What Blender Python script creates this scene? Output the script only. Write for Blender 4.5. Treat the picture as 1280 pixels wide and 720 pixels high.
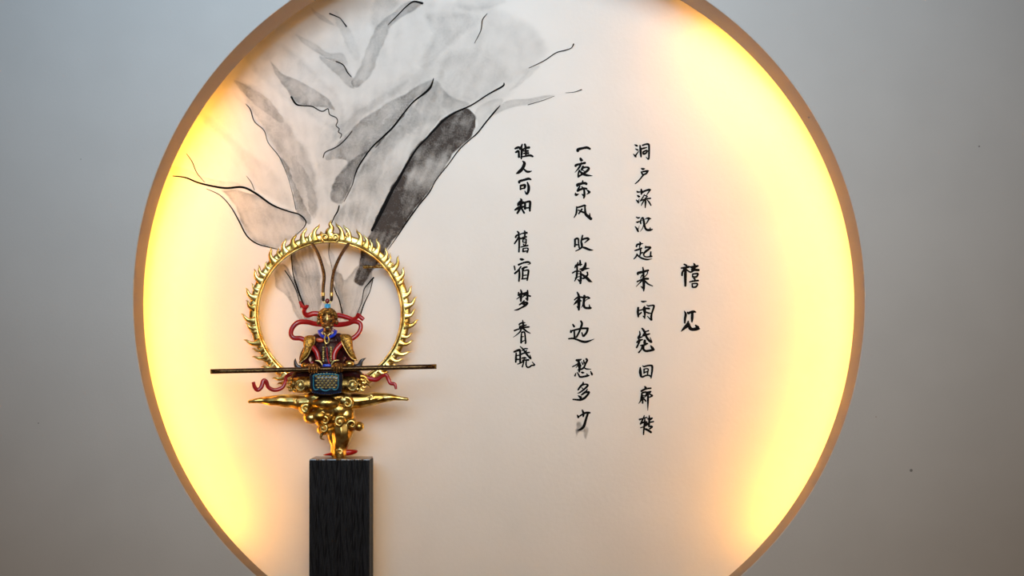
import bpy, bmesh, math, random
import numpy as np
from mathutils import Vector, Matrix
random.seed(4)
for o in list(bpy.data.objects): bpy.data.objects.remove(o)
SC = bpy.context.scene
COL = SC.collection
PI = math.pi

# ------------------------------------------------------------------ camera
CAMZ, DIST, F = 1.35, 4.0, 1828.0          # eye height, distance to the wall face, focal length in pixels
cam_d = bpy.data.cameras.new('camera'); cam = bpy.data.objects.new('camera', cam_d); COL.objects.link(cam)
cam.location = (0, -DIST, CAMZ); cam.rotation_euler = (PI/2, 0, 0)
cam_d.sensor_width = 36.0; cam_d.lens = F/1280*36.0
cam_d.shift_x = (640-620)/1280; cam_d.shift_y = (460-360)/1280
SC.camera = cam

# ------------------------------------------------------------------ world and lights
w = bpy.data.worlds.new('room_light'); SC.world = w; w.use_nodes = True
bg = w.node_tree.nodes['Background']; bg.inputs[0].default_value = (0.62, 0.40, 0.25, 1); bg.inputs[1].default_value = 0.14

def spot(name, loc, target, power, col, half, radius):
    l = bpy.data.lights.new(name, 'SPOT'); l.energy = power; l.color = col; l.spot_size = math.radians(2*half); l.spot_blend = 1.0
    l.shadow_soft_size = radius
    o = bpy.data.objects.new(name, l); COL.objects.link(o); o.location = loc
    o.rotation_euler = (Vector(target)-Vector(loc)).to_track_quat('-Z', 'Y').to_euler()
spot('window_daylight', (-0.9, -4.2, 3.1), (-0.2, 0, 2.8), 740, (0.36, 0.68, 1.0), 27, 1.2)
spot('ceiling_spotlight', (0.3, -4.4, 3.0), (0.05, 0, 1.85), 580, (1.0, 0.82, 0.62), 24.5, 1.3)

vs = SC.view_settings
vs.view_transform = 'Standard'; vs.look = 'None'; vs.exposure = 0.0; vs.gamma = 1.0; vs.use_curve_mapping = False

LED_COL = (1.0, 0.44, 0.042, 1); LED_POWER = 74.0

# ------------------------------------------------------------------ helpers
def P(px, py, y):
    """point at depth y seen along photo position px, py"""
    d = DIST+y
    return Vector(((px-620)*d/F, y, CAMZ+(460-py)*d/F))
def U(n, y=0.1): return n*(DIST+y)/F
ORG = {}
def link(name, me, mat=None, parent=None, org=None):
    o = bpy.data.objects.new(name, me); COL.objects.link(o)
    if mat is not None:
        me.materials.clear(); me.materials.append(mat)
    if parent is not None:
        org = ORG[parent.name]; o.parent = parent
    elif org is None:
        org = Vector((0, 0, 0))
    else:
        o.location = org
    if org.length > 0: me.transform(Matrix.Translation(-org))
    ORG[o.name] = org
    return o
def mesh(name, verts, faces, mat, parent=None, smooth=False, org=None):
    me = bpy.data.meshes.new(name); me.from_pydata([tuple(v) for v in verts], [], faces); me.update()
    if smooth:
        me.polygons.foreach_set('use_smooth', [True]*len(me.polygons))
    return link(name, me, mat, parent, org)
def frombm(name, bm, mat, parent=None, smooth=True, org=None):
    me = bpy.data.meshes.new(name); bm.to_mesh(me); bm.free()
    if smooth: me.polygons.foreach_set('use_smooth', [True]*len(me.polygons))
    return link(name, me, mat, parent, org)
def thing(name, loc, label, cat, group=None):
    o = bpy.data.objects.new(name, None); COL.objects.link(o); o.location = loc; o.empty_display_size = 0.05
    ORG[o.name] = Vector(loc); tag(o, label, cat, group); return o
def tag(o, label, cat, group=None):
    o['label'] = label; o['category'] = cat
    if group: o['group'] = group
def cr(pts, n=6, closed=False):
    """Catmull-Rom through tuples of any length"""
    p = [np.array(q, float) for q in pts]; out = []; N = len(p)
    if N < 3 and not closed:
        return [p[0]+(p[-1]-p[0])*t for t in np.linspace(0, 1, n+1)]
    for i in range(N if closed else N-1):
        if closed: a, b, c, d = p[i-1], p[i], p[(i+1) % N], p[(i+2) % N]
        else: a, b, c, d = p[max(i-1, 0)], p[i], p[i+1], p[min(i+2, N-1)]
        for k in range(n):
            t = k/n
            out.append(0.5*((2*b)+(c-a)*t+(2*a-5*b+4*c-d)*t*t+(3*b-a-3*c+d)*t**3))
    if not closed: out.append(p[-1])
    return out

# ------------------------------------------------------------------ materials
def newmat(name):
    m = bpy.data.materials.new(name); m.use_nodes = True
    return m, m.node_tree.nodes, m.node_tree.links, m.node_tree.nodes['Principled BSDF']
def simple(name, col, rough=0.5, metal=0.0, coat=0.0, noise=0.0, nscale=80.0, bump=0.0, bscale=200.0, col2=None):
    m, N, L, b = newmat(name)
    b.inputs['Base Color'].default_value = (*col, 1); b.inputs['Roughness'].default_value = rough
    b.inputs['Metallic'].default_value = metal; b.inputs['Coat Weight'].default_value = coat
    tc = N.new('ShaderNodeTexCoord')
    if noise > 0:
        n = N.new('ShaderNodeTexNoise'); n.inputs['Scale'].default_value = nscale; n.inputs['Detail'].default_value = 5
        L.new(tc.outputs['Object'], n.inputs['Vector'])
        r = N.new('ShaderNodeValToRGB'); r.color_ramp.elements[0].position = 0.38; r.color_ramp.elements[1].position = 0.62
        c2 = col2 or tuple(c*(1-noise) for c in col)
        r.color_ramp.elements[0].color = (*c2, 1); r.color_ramp.elements[1].color = (*col, 1)
        L.new(n.outputs['Fac'], r.inputs['Fac']); L.new(r.outputs['Color'], b.inputs['Base Color'])
    if bump > 0:
        n2 = N.new('ShaderNodeTexNoise'); n2.inputs['Scale'].default_value = bscale; n2.inputs['Detail'].default_value = 4
        L.new(tc.outputs['Object'], n2.inputs['Vector'])
        bp = N.new('ShaderNodeBump'); bp.inputs['Strength'].default_value = bump; bp.inputs['Distance'].default_value = 0.001
        L.new(n2.outputs['Fac'], bp.inputs['Height']); L.new(bp.outputs['Normal'], b.inputs['Normal'])
    return m
plaster = simple('plaster', (0.61, 0.59, 0.56), 0.85, noise=0.035, nscale=5, bump=0.35, bscale=140)
plaster_back = simple('painted_plaster', (0.87, 0.81, 0.735), 0.8, noise=0.04, nscale=4, bump=0.5, bscale=90)
beige = simple('beige_reveal', (0.37, 0.30, 0.24), 0.8, noise=0.04, nscale=9, bump=0.3, bscale=140)  # reveal coloured browner and darker than the wall plaster
floor_m = simple('floor_boards', (0.24, 0.15, 0.09), 0.5, noise=0.25, nscale=6)
gold = simple('gold', (0.86, 0.64, 0.22), 0.30, 1.0, noise=0.4, nscale=42, bump=0.12, bscale=300, col2=(0.42, 0.22, 0.04))
gold_old = simple('aged_gold', (0.50, 0.32, 0.09), 0.34, 1.0, noise=0.8, nscale=160, bump=0.9, bscale=420, col2=(0.09, 0.045, 0.015))
gold_cape = simple('cape_gold', (0.66, 0.34, 0.05), 0.38, 0.75, noise=0.7, nscale=230, bump=1.0, bscale=500, col2=(0.16, 0.07, 0.02))
gold_pale = simple('pale_gold', (0.78, 0.62, 0.24), 0.32, 0.9, noise=0.5, nscale=300, bump=0.6, bscale=600)
skin_m = simple('bronze_face', (0.44, 0.23, 0.07), 0.36, 0.8, noise=0.5, nscale=180, bump=0.4, bscale=500, col2=(0.14, 0.06, 0.02))
red = simple('red_lacquer', (0.50, 0.008, 0.008), 0.32, 0.0, coat=0.15, noise=0.35, nscale=60)
robe = simple('dark_red_robe', (0.05, 0.004, 0.005), 0.45, 0.0, coat=0.1, noise=0.6, nscale=90, bump=0.4, bscale=300)
robe.node_tree.nodes['Principled BSDF'].inputs['Specular IOR Level'].default_value = .2
darkcloth = simple('dark_brown_cloth', (0.028, 0.012, 0.010), 0.35, 0.1, coat=0.3, noise=0.5, nscale=120, bump=0.4)
blue = simple('blue_enamel', (0.012, 0.05, 0.62), 0.3, 0, coat=0.4)
turq = simple('turquoise_enamel', (0.02, 0.36, 0.72), 0.35, 0, coat=0.3)
navy = simple('navy_enamel', (0.008, 0.016, 0.035), 0.28, 0.1, coat=0.5, noise=0.5, nscale=200)
teal = simple('teal_trim', (0.02, 0.22, 0.34), 0.3, 0.2)
plume_m = simple('brown_plume', (0.11, 0.045, 0.022), 0.35, 0.15, noise=0.5, nscale=200)
staff_m = simple('staff_bronze', (0.12, 0.065, 0.03), 0.3, 0.85, noise=0.5, nscale=120, bump=0.3, bscale=300)
dark_m = simple('dark_metal', (0.02, 0.015, 0.012), 0.3, 0.5)
ink_m = simple('black_ink', (0.004, 0.0035, 0.0035), 0.7); ink_m.node_tree.nodes['Principled BSDF'].inputs['Specular IOR Level'].default_value = .08

def charred():
    m, N, L, b = newmat('charred_wood')
    tc = N.new('ShaderNodeTexCoord'); mp = N.new('ShaderNodeMapping'); mp.inputs['Scale'].default_value = (1, 1, 0.06)
    L.new(tc.outputs['Object'], mp.inputs['Vector'])
    n = N.new('ShaderNodeTexNoise'); n.inputs['Scale'].default_value = 190; n.inputs['Detail'].default_value = 6
    n3 = N.new('ShaderNodeTexNoise'); n3.inputs['Scale'].default_value = 260; n3.inputs['Detail'].default_value = 4
    L.new(mp.outputs[0], n.inputs['Vector']); L.new(tc.outputs['Object'], n3.inputs['Vector'])
    r = N.new('ShaderNodeValToRGB'); r.color_ramp.elements[0].position = .4; r.color_ramp.elements[1].position = .75
    r.color_ramp.elements[0].color = (.002, .002, .0025, 1); r.color_ramp.elements[1].color = (.009, .009, .013, 1); b.inputs['Specular IOR Level'].default_value = .25
    L.new(n.outputs['Fac'], r.inputs['Fac']); L.new(r.outputs[0], b.inputs['Base Color'])
    ad = N.new('ShaderNodeMath'); ad.operation = 'ADD'; L.new(n.outputs['Fac'], ad.inputs[0]); L.new(n3.outputs['Fac'], ad.inputs[1])
    bp = N.new('ShaderNodeBump'); bp.inputs['Strength'].default_value = .5; bp.inputs['Distance'].default_value = .0015
    L.new(ad.outputs[0], bp.inputs['Height']); L.new(bp.outputs[0], b.inputs['Normal'])
    b.inputs['Roughness'].default_value = .55
    return m
char_m = charred()

def wash_mat():
    m, N, L, b = newmat('diluted_ink')
    out = N['Material Output']
    b.inputs['Roughness'].default_value = .8
    at = N.new('ShaderNodeAttribute'); at.attribute_name = 'ink'
    tc = N.new('ShaderNodeTexCoord')
    n = N.new('ShaderNodeTexNoise'); n.inputs['Scale'].default_value = 26; n.inputs['Detail'].default_value = 9; n.inputs['Roughness'].default_value = .62; n.inputs['Distortion'].default_value = .8
    L.new(tc.outputs['Object'], n.inputs['Vector'])
    mr = N.new('ShaderNodeMapRange'); mr.inputs['From Min'].default_value = .3; mr.inputs['From Max'].default_value = .7
    mr.inputs['To Min'].default_value = .65; mr.inputs['To Max'].default_value = 1.3
    L.new(n.outputs['Fac'], mr.inputs['Value'])
    nf = N.new('ShaderNodeTexNoise'); nf.inputs['Scale'].default_value = 210; nf.inputs['Detail'].default_value = 5
    L.new(tc.outputs['Object'], nf.inputs['Vector'])
    mf = N.new('ShaderNodeMapRange'); mf.inputs['From Min'].default_value = .3; mf.inputs['From Max'].default_value = .7
    mf.inputs['To Min'].default_value = .82; mf.inputs['To Max'].default_value = 1.18; L.new(nf.outputs['Fac'], mf.inputs['Value'])
    m0 = N.new('ShaderNodeMath'); m0.operation = 'MULTIPLY'; L.new(mr.outputs[0], m0.inputs[0]); L.new(mf.outputs[0], m0.inputs[1])
    mu = N.new('ShaderNodeMath'); mu.operation = 'MULTIPLY'; mu.use_clamp = True
    L.new(at.outputs['Fac'], mu.inputs[0]); L.new(m0.outputs[0], mu.inputs[1])
    b.inputs['Base Color'].default_value = (.052, .037, .029, 1)
    tr = N.new('ShaderNodeBsdfTransparent'); mx = N.new('ShaderNodeMixShader')
    L.new(mu.outputs[0], mx.inputs[0]); L.new(tr.outputs[0], mx.inputs[1]); L.new(b.outputs[0], mx.inputs[2])
    L.new(mx.outputs[0], out.inputs['Surface'])
    return m
wash_m = wash_mat()

def led_mat():
    m, N, L, b = newmat('warm_light_strip')
    b.inputs['Base Color'].default_value = (.8, .8, .8, 1)
    b.inputs['Emission Color'].default_value = LED_COL; b.inputs['Emission Strength'].default_value = LED_POWER
    return m
led_m = led_mat()

# ------------------------------------------------------------------ the wall, the round opening and its hidden cavity
YL, YB = 0.12, 0.24                       # rear of the lip, face of the painted back wall
C1 = P(623.5, 377.2, 0); R1 = U(457.3, 0)
C2 = P(623.2, 381.9, YL); R2 = U(444.1, YL)
R3 = R2+0.05
X0, X1, Z0, Z1 = -3.0, 3.0, 0.0, 3.2
NS = 288
def circ(c, r, y, wob=0.0):
    return [Vector((c.x+r*(1+wob*(math.sin(3*a+1)+.6*math.sin(7*a)))*math.cos(a), y, c.z+r*(1+wob*(math.sin(3*a+1)+.6*math.sin(7*a)))*math.sin(a)))
            for a in [2*PI*i/NS for i in range(NS)]]
def rectpts(c, y):
    out = []
    for i in range(NS):
        a = 2*PI*i/NS; dx, dz = math.cos(a), math.sin(a); t = 1e9
        if dx > 1e-9: t = min(t, (X1-c.x)/dx)
        if dx < -1e-9: t = min(t, (X0-c.x)/dx)
        if dz > 1e-9: t = min(t, (Z1-c.z)/dz)
        if dz < -1e-9: t = min(t, (Z0-c.z)/dz)
        out.append(Vector((c.x+dx*t, y, c.z+dz*t)))
    for cx in (X0, X1):                      # snap the nearest ray end to each corner
        for cz in (Z0, Z1):
            k = min(range(NS), key=lambda i: (out[i]-Vector((cx, y, cz))).length)
            out[k] = Vector((cx, y, cz))
    return out
rings = [rectpts(C1, 0), circ(C1, R1+.0025, 0, .0008), circ(C1, R1+.0007, .0007, .0008), circ(C1, R1, .0025, .0008),
         circ((C1+C2)/2, (R1+R2)/2, .06, .0008), circ(C2, R2, YL-.001, .0008), circ(C2, R2+.001, YL, .0008), rectpts(C1, YL)]
V = [v for r in rings for v in r]; Fc = []
for k in range(len(rings)):
    k2 = (k+1) % len(rings)
    for i in range(NS):
        j = (i+1) % NS; Fc.append((k*NS+i, k*NS+j, k2*NS+j, k2*NS+i))
# faces of the reveal become a trim of their own
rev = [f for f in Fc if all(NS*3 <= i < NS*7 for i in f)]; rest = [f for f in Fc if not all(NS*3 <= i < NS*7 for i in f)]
wf = mesh('wall_front', V, rest, plaster); wf['kind'] = 'structure'
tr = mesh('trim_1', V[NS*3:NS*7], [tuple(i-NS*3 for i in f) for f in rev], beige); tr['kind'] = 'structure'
ca, cb = circ(C2, R3, YL), circ(C2, R3, YB); cc, cd = circ(C2, R3+.03, YL), circ(C2, R3+.03, YB)
V = ca+cb+cd+cc
Fc = [(k*NS+i, k*NS+(i+1) % NS, ((k+1) % 4)*NS+(i+1) % NS, ((k+1) % 4)*NS+i) for k in range(4) for i in range(NS)]
o = mesh('wall_niche_side', V, Fc, plaster); o['kind'] = 'structure'
def boxm(name, a, b, mat, parent=None):
    x0, y0, z0 = a; x1, y1, z1 = b
    v = [(x0, y0, z0), (x1, y0, z0), (x1, y1, z0), (x0, y1, z0), (x0, y0, z1), (x1, y0, z1), (x1, y1, z1), (x0, y1, z1)]
    f = [(0, 3, 2, 1), (4, 5, 6, 7), (0, 1, 5, 4), (1, 2, 6, 5), (2, 3, 7, 6), (3, 0, 4, 7)]
    return mesh(name, v, f, mat, parent)
o = boxm('wall_back', (X0, YB, Z0), (X1, YB+.1, Z1), plaster_back); o['kind'] = 'structure'
o = boxm('floor', (X0, -5.5, -.1), (X1, YB+.1, 0), floor_m); o['kind'] = 'structure'

# small blemishes on the plaster
spots = [(1224, 183, 1.3), (1011, 147, 1.1), (48, 529, 1.0), (101, 199, .8), (1139, 588, 2.4), (1095, 521, .8)]
bm = bmesh.new()
for sx, sy, sr in spots:
    ret = bmesh.ops.create_circle(bm, cap_ends=True, radius=U(sr, 0)*.8, segments=9,
                                  matrix=Matrix.Translation(P(sx, sy, -.0004)) @ Matrix.Rotation(PI/2, 4, 'X'))
speck_m = simple('grey_speck', (.25, .235, .22), .8)
frombm('scuff', bm, speck_m, wf, smooth=False)['kind'] = 'stuff'

# light strips: a flat tape standing on the cavity wall, facing the middle of the niche
def strip(a0, a1, label):
    n = max(8, int(abs(a1-a0)/2)); V = []; Fc = []
    r = R3-.004; ya, yb = YL+.006, YL+.016
    for i in range(n+1):
        a = math.radians(a0+(a1-a0)*i/n)
        for (rr, y) in ((r, ya), (r, yb), (r+.003, yb), (r+.003, ya)):
            V.append(Vector((C2.x+rr*math.cos(a), y, C2.z+rr*math.sin(a))))
    for i in range(n):
        for k in range(4):
            b, c = i*4+k, i*4+(k+1) % 4; Fc.append((b, c, c+4, b+4))
    Fc += [(0, 1, 2, 3), (n*4+3, n*4+2, n*4+1, n*4)]
    o = mesh('light_strip', V, Fc, led_m, org=Vector((C2.x+r*math.cos(math.radians((a0+a1)/2)), YL+.01, C2.z)))
    tag(o, label, 'light strip'); return o
strip(-41, 54, 'warm light strip glowing behind the right rim of the round niche')
strip(145, 221, 'warm light strip glowing behind the left rim of the round niche')

# ------------------------------------------------------------------ brush strokes
def ribbon(pts, y, thick, V, Fc, n=5):
    """flat brush stroke (x, y, width in px) with rounded ends and a real film thickness"""
    p = cr(pts, n); q = [np.array([a[0], a[1]]) for a in p]; wd = [max(a[2], .12) for a in p]
    left, right = [], []
    for i in range(len(q)):
        t = q[min(i+1, len(q)-1)]-q[max(i-1, 0)]; t = t/(np.linalg.norm(t)+1e-9); nn = np.array([-t[1], t[0]])
        left.append(q[i]+nn*wd[i]/2); right.append(q[i]-nn*wd[i]/2)
        if i == 0: t0 = t
        tl = t
    cap0 = q[0]-t0*wd[0]*.42; cap1 = q[-1]+tl*wd[-1]*.42
    h0 = [q[0]-t0*wd[0]*.3+(left[0]-q[0])*.7, q[0]-t0*wd[0]*.3+(right[0]-q[0])*.7]
    h1 = [q[-1]+tl*wd[-1]*.3+(left[-1]-q[-1])*.7, q[-1]+tl*wd[-1]*.3+(right[-1]-q[-1])*.7]
    L_ = [h0[0]]+left+[h1[0]]; R_ = [h0[1]]+right+[h1[1]]
    b = len(V); m = len(L_)
    for a, c in zip(L_, R_): V += [P(a[0], a[1], y), P(c[0], c[1], y)]
    V += [P(cap0[0], cap0[1], y), P(cap1[0], cap1[1], y)]
    nn_ = len(V)-b
    for i in range(nn_): V.append(V[b+i]+Vector((0, thick, 0)))
    for i in range(m-1): Fc.append((b+2*i, b+2*i+1, b+2*i+3, b+2*i+2))
    Fc += [(b+1, b, b+nn_-2), (b+2*m-2, b+2*m-1, b+nn_-1)]
    loop = [b+nn_-2]+[b+2*i for i in range(m)]+[b+nn_-1]+[b+2*i+1 for i in reversed(range(m))]
    for i in range(len(loop)):
        a, c = loop[i], loop[(i+1) % len(loop)]; Fc.append((a, a+nn_, c+nn_, c))

S1 = 14.4
CH = {}
CH['first'] = [   # left column of verse, nearest the painting
 (632,172,14.4,[[(170,200,25),(215,180,36),(250,175,30)],[(300,120,20),(278,180,34),(255,210,26)],[(180,265,25),(225,245,38),(238,270,30),(240,350,34)],[(285,170,28),(290,260,34),(282,380,22)],[(345,120,30),(362,165,28)],[(290,225,22),(360,190,28),(425,178,36)],[(350,165,22),(365,250,30),(365,320,26)],[(320,240,20),(405,240,28)],[(325,285,22),(410,280,30)],[(270,355,16),(350,335,24),(440,320,32),(490,340,26)]]),
 (632,172,14.4,[[(308,425,18),(340,465,42),(300,560,44),(240,620,44),(192,648,14)],[(310,545,20),(370,605,30),(420,615,30),(470,602,10)]]),
 (632,218,14.4,[[(245,150,32),(252,122,34),(330,100,32),(410,78,36),(455,92,22)],[(268,205,24),(268,270,26)],[(265,205,28),(340,190,34),(350,215,34),(335,250,28)],[(270,262,22),(335,248,20)],[(390,140,18),(415,220,38),(410,300,38),(378,352,30),(345,298,12)]]),
 (632,218,14.4,[[(270,440,20),(285,470,34),(235,520,34),(222,560,24)],[(230,535,44),(320,505,40),(330,500,20)],[(168,640,24),(240,600,42),(330,580,26)],[(285,520,30),(260,610,36),(210,700,28)],[(290,615,26),(335,695,28)],[(350,510,30),(350,620,34)],[(350,505,26),(420,487,30),(442,505,34),(436,600,34),(436,660,24)],[(355,605,22),(430,600,24)]]),
 (632,284,18,[[(265,95,26),(295,130,34),(290,170,30)],[(225,230,34),(250,185,34),(330,160,26)],[(300,200,30),(255,290,32),(200,370,28)],[(300,190,30),(308,330,34),(300,555,32)],[(300,220,24),(345,262,30)],[(345,150,22),(400,135,26),(480,125,38)],[(425,80,22),(435,120,36),(430,220,30)],[(345,260,26),(400,235,36),(470,215,30)],[(390,272,22),(387,330,24)],[(390,272,20),(460,270,24),(462,325,24)],[(390,338,18),(470,350,26)],[(400,305,10),(450,305,12)],[(395,378,22),(412,402,22)],[(465,362,18),(440,400,22)],[(340,450,20),(420,425,28),(500,412,30)],[(395,480,28),(392,550,34)],[(395,482,22),(505,475,24),(485,565,32)],[(400,548,30),(480,532,20)]]),
 (632,316,18,[[(330,140,30),(370,150,46),(410,150,20)],[(195,300,28),(212,385,26)],[(290,270,36),(400,225,30),(510,208,36),(555,240,22),(500,265,10)],[(345,310,26),(280,400,34),(205,465,34)],[(310,380,26),(312,500,38),(300,640,30)],[(370,360,34),(430,330,36),(485,320,26)],[(420,340,20),(390,400,28)],[(378,370,24),(385,480,34),(378,580,30)],[(385,410,22),(480,390,28),(515,400,34),(505,500,34),(485,620,28)],[(400,510,20),(470,500,22)],[(360,590,24),(480,575,26)]]),
 (632,358,20,[[(375,85,26),(400,160,40),(385,280,46),(380,370,38)],[(325,150,30),(320,225,34)],[(330,230,30),(370,190,40),(450,185,46),(540,150,40)],[(400,220,30),(340,270,24),(275,320,14)],[(548,100,30),(548,200,44),(545,350,34)],[(505,300,24),(545,335,38)],[(430,270,20),(490,215,34),(620,245,34)],[(465,350,22),(430,400,38),(345,460,28)],[(440,400,44),(545,410,40),(500,470,44),(400,530,34),(300,580,30),(220,595,14)],[(425,440,26),(470,450,44)]]),
 (632,396,20,[[(425,85,18),(440,200,44),(430,290,48)],[(340,200,34),(360,175,34),(430,145,32),(490,150,16)],[(350,240,26),(430,225,30),(515,205,26)],[(220,345,34),(330,305,30),(450,270,34),(585,252,34)],[(390,270,40),(370,360,32),(290,440,22),(190,512,8)],[(345,255,30),(380,290,44)],[(440,290,40),(520,360,34),(615,412,20)],[(400,390,26),(392,520,38),(388,650,40)],[(400,390,34),(470,385,34),(490,500,32),(500,640,36),(490,670,24)],[(395,510,24),(450,490,20)],[(400,630,28),(470,590,18)]]),
 (632,428,18.95,[[(250,250,26),(245,370,40),(240,470,30)],[(200,225,34),(300,185,44),(340,195,44),(345,330,36),(345,470,38)],[(250,315,26),(340,300,24)],[(255,405,34),(335,400,24)],[(285,515,20),(370,480,26),(430,430,24)],[(345,95,18),(420,170,32),(500,280,38),(598,390,28),(575,300,16)],[(390,195,22),(450,150,26),(520,150,24)],[(495,190,24),(470,230,30)],[(350,295,26),(430,255,32),(565,238,26)],[(385,375,26),(450,360,30),(485,375,24)],[(400,422,24),(545,415,38)],[(440,390,30),(420,500,28),(395,580,30)],[(490,430,26),(485,530,30),(515,588,30),(570,580,30),(620,545,28),(688,535,28),(630,465,16)]]),
]
CH['second'] = [
 (708,176,14.4,[[(205,182,42),(212,155,42),(300,132,34),(370,122,36),(425,145,28)]]),
 (708,176,14.4,[[(250,315,28),(268,345,44),(292,350,20)],[(165,455,34),(180,435,34),(260,415,28),(335,398,34)],[(270,400,26),(230,480,28),(155,568,8)],[(235,530,26),(215,590,24),(215,650,28)],[(215,650,22),(270,610,26),(350,560,34),(400,510,34),(395,482,28),(350,475,24),(295,485,34)],[(300,460,30),(275,520,36)],[(235,540,24),(290,590,34),(370,620,32),(465,628,8)],[(290,520,12),(320,545,16)]]),
 (708,222,25.7,[[(525,95,30),(520,160,56)],[(350,270,56),(365,230,80),(500,190,60),(600,180,64),(645,205,64)],[(430,280,40),(390,350,50),(360,430,58)],[(370,420,60),(450,380,56),(550,350,58),(650,355,50)],[(490,290,28),(560,370,44),(578,480,54),(575,600,56),(555,660,34)],[(500,530,22),(545,570,48)],[(290,490,20),(310,550,68),(400,525,14)],[(650,385,20),(720,450,58),(735,475,56),(650,540,14)]]),
 (708,252,25.7,[[(320,160,24),(330,280,50),(310,400,44),(245,515,24)],[(330,190,48),(450,165,44),(580,120,46),(630,140,24)],[(595,130,40),(600,260,50),(620,400,68),(700,480,74),(790,555,74)],[(750,380,22),(745,480,50)],[(500,240,44),(455,310,42),(395,390,38)],[(385,270,34),(460,310,42),(590,360,48)]]),
 (708,288,24,[[(255,270,50),(260,380,48),(250,490,40)],[(255,270,46),(320,240,48),(360,270,44),(365,380,38),(385,520,38)],[(270,430,42),(330,430,38)],[(485,150,38),(465,240,42),(445,330,44),(460,420,56),(460,500,48),(380,570,34),(275,620,22)],[(450,290,40),(540,250,46),(640,235,48),(690,265,28)],[(680,260,40),(620,310,38),(545,375,18)],[(470,500,30),(560,525,54),(700,580,48),(810,590,8)]]),
 (708,322,20,[[(340,70,30),(345,130,40),(350,190,40)],[(290,120,24),(265,200,36),(270,300,38)],[(210,260,20),(240,200,42),(320,175,40),(390,170,22)],[(150,385,28),(220,345,30),(290,325,28)],[(270,320,34),(260,420,42),(250,500,36),(205,590,18)],[(280,350,20),(350,345,30),(360,450,42),(355,560,48),(350,645,40)],[(285,545,22),(330,590,40)],[(280,400,16),(340,400,18)],[(220,510,22),(330,470,18)],[(480,130,34),(470,210,54),(430,280,64),(390,320,46)],[(330,290,20),(440,280,48),(570,268,16)],[(520,365,34),(530,430,34),(480,480,48),(420,520,34),(370,500,16)],[(370,400,24),(430,450,46),(520,520,58),(580,580,54),(645,608,10)]]),
 (708,362,24,[[(325,80,34),(370,180,58),(375,300,72),(375,450,70),(372,605,50)],[(315,500,20),(350,540,48)],[(240,310,32),(310,250,40),(380,220,40),(520,240,48),(640,225,40),(705,255,28)],[(700,255,36),(620,290,22),(560,350,16)],[(360,300,48),(290,380,54),(210,465,8)],[(400,310,30),(440,340,38)],[(540,185,58),(530,300,62),(520,400,56),(530,500,58),(580,550,54),(700,555,54),(738,550,46)],[(685,450,18),(700,540,48)],[(500,380,28),(490,470,28),(445,545,8)]]),
 (706,398,20,[[(200,150,30),(235,205,42)],[(150,300,30),(155,345,46)],[(150,320,32),(250,290,34),(330,270,36),(440,250,38),(580,250,40)],[(400,65,34),(430,130,44),(400,230,42),(350,360,36),(290,470,38)],[(235,300,34),(240,400,36),(245,480,42)],[(575,255,42),(550,340,44),(510,400,42),(460,440,42),(425,350,20)],[(95,510,28),(210,500,36),(320,535,38),(450,580,46),(560,580,42),(735,515,8)]]),
 (708,444,22.5,[[(280,140,46),(340,145,62),(420,115,26)],[(340,160,40),(360,260,74),(370,350,58),(360,470,38)],[(170,325,26),(250,285,30),(330,240,34)],[(330,280,30),(270,350,14)],[(380,260,40),(415,305,22)],[(430,190,22),(465,260,34)],[(485,140,28),(500,220,40)],[(560,105,46),(585,150,44),(540,230,42),(500,330,40),(430,390,42),(320,415,24)],[(490,350,30),(560,385,34),(690,393,14)],[(265,510,24),(240,580,38)],[(300,480,20),(340,540,34),(385,610,42),(500,600,42),(590,580,46),(650,570,18)],[(570,520,18),(600,565,40)],[(410,475,18),(455,490,48),(500,490,18)],[(680,450,18),(715,530,48),(720,560,28)]]),
 (708,474,24,[[(500,90,30),(500,140,48),(420,220,48),(350,320,38)],[(480,180,34),(580,150,34),(640,180,48),(600,240,48),(500,330,42),(400,400,34),(335,425,14)],[(455,250,18),(500,295,28)],[(630,290,18),(600,350,38),(520,420,48),(450,475,32)],[(560,400,46),(680,385,46),(640,460,48),(550,560,54),(450,610,54),(380,620,48),(195,605,32)],[(350,490,22),(430,550,70)]]),
 (708,508,16.4,[[(325,75,24),(350,140,38),(345,210,24)],[(225,180,22),(245,225,36)],[(240,215,22),(330,165,30),(400,130,34),(480,130,32)],[(440,140,34),(400,270,38),(360,400,44),(300,465,38),(225,490,10)]]),
]
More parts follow.
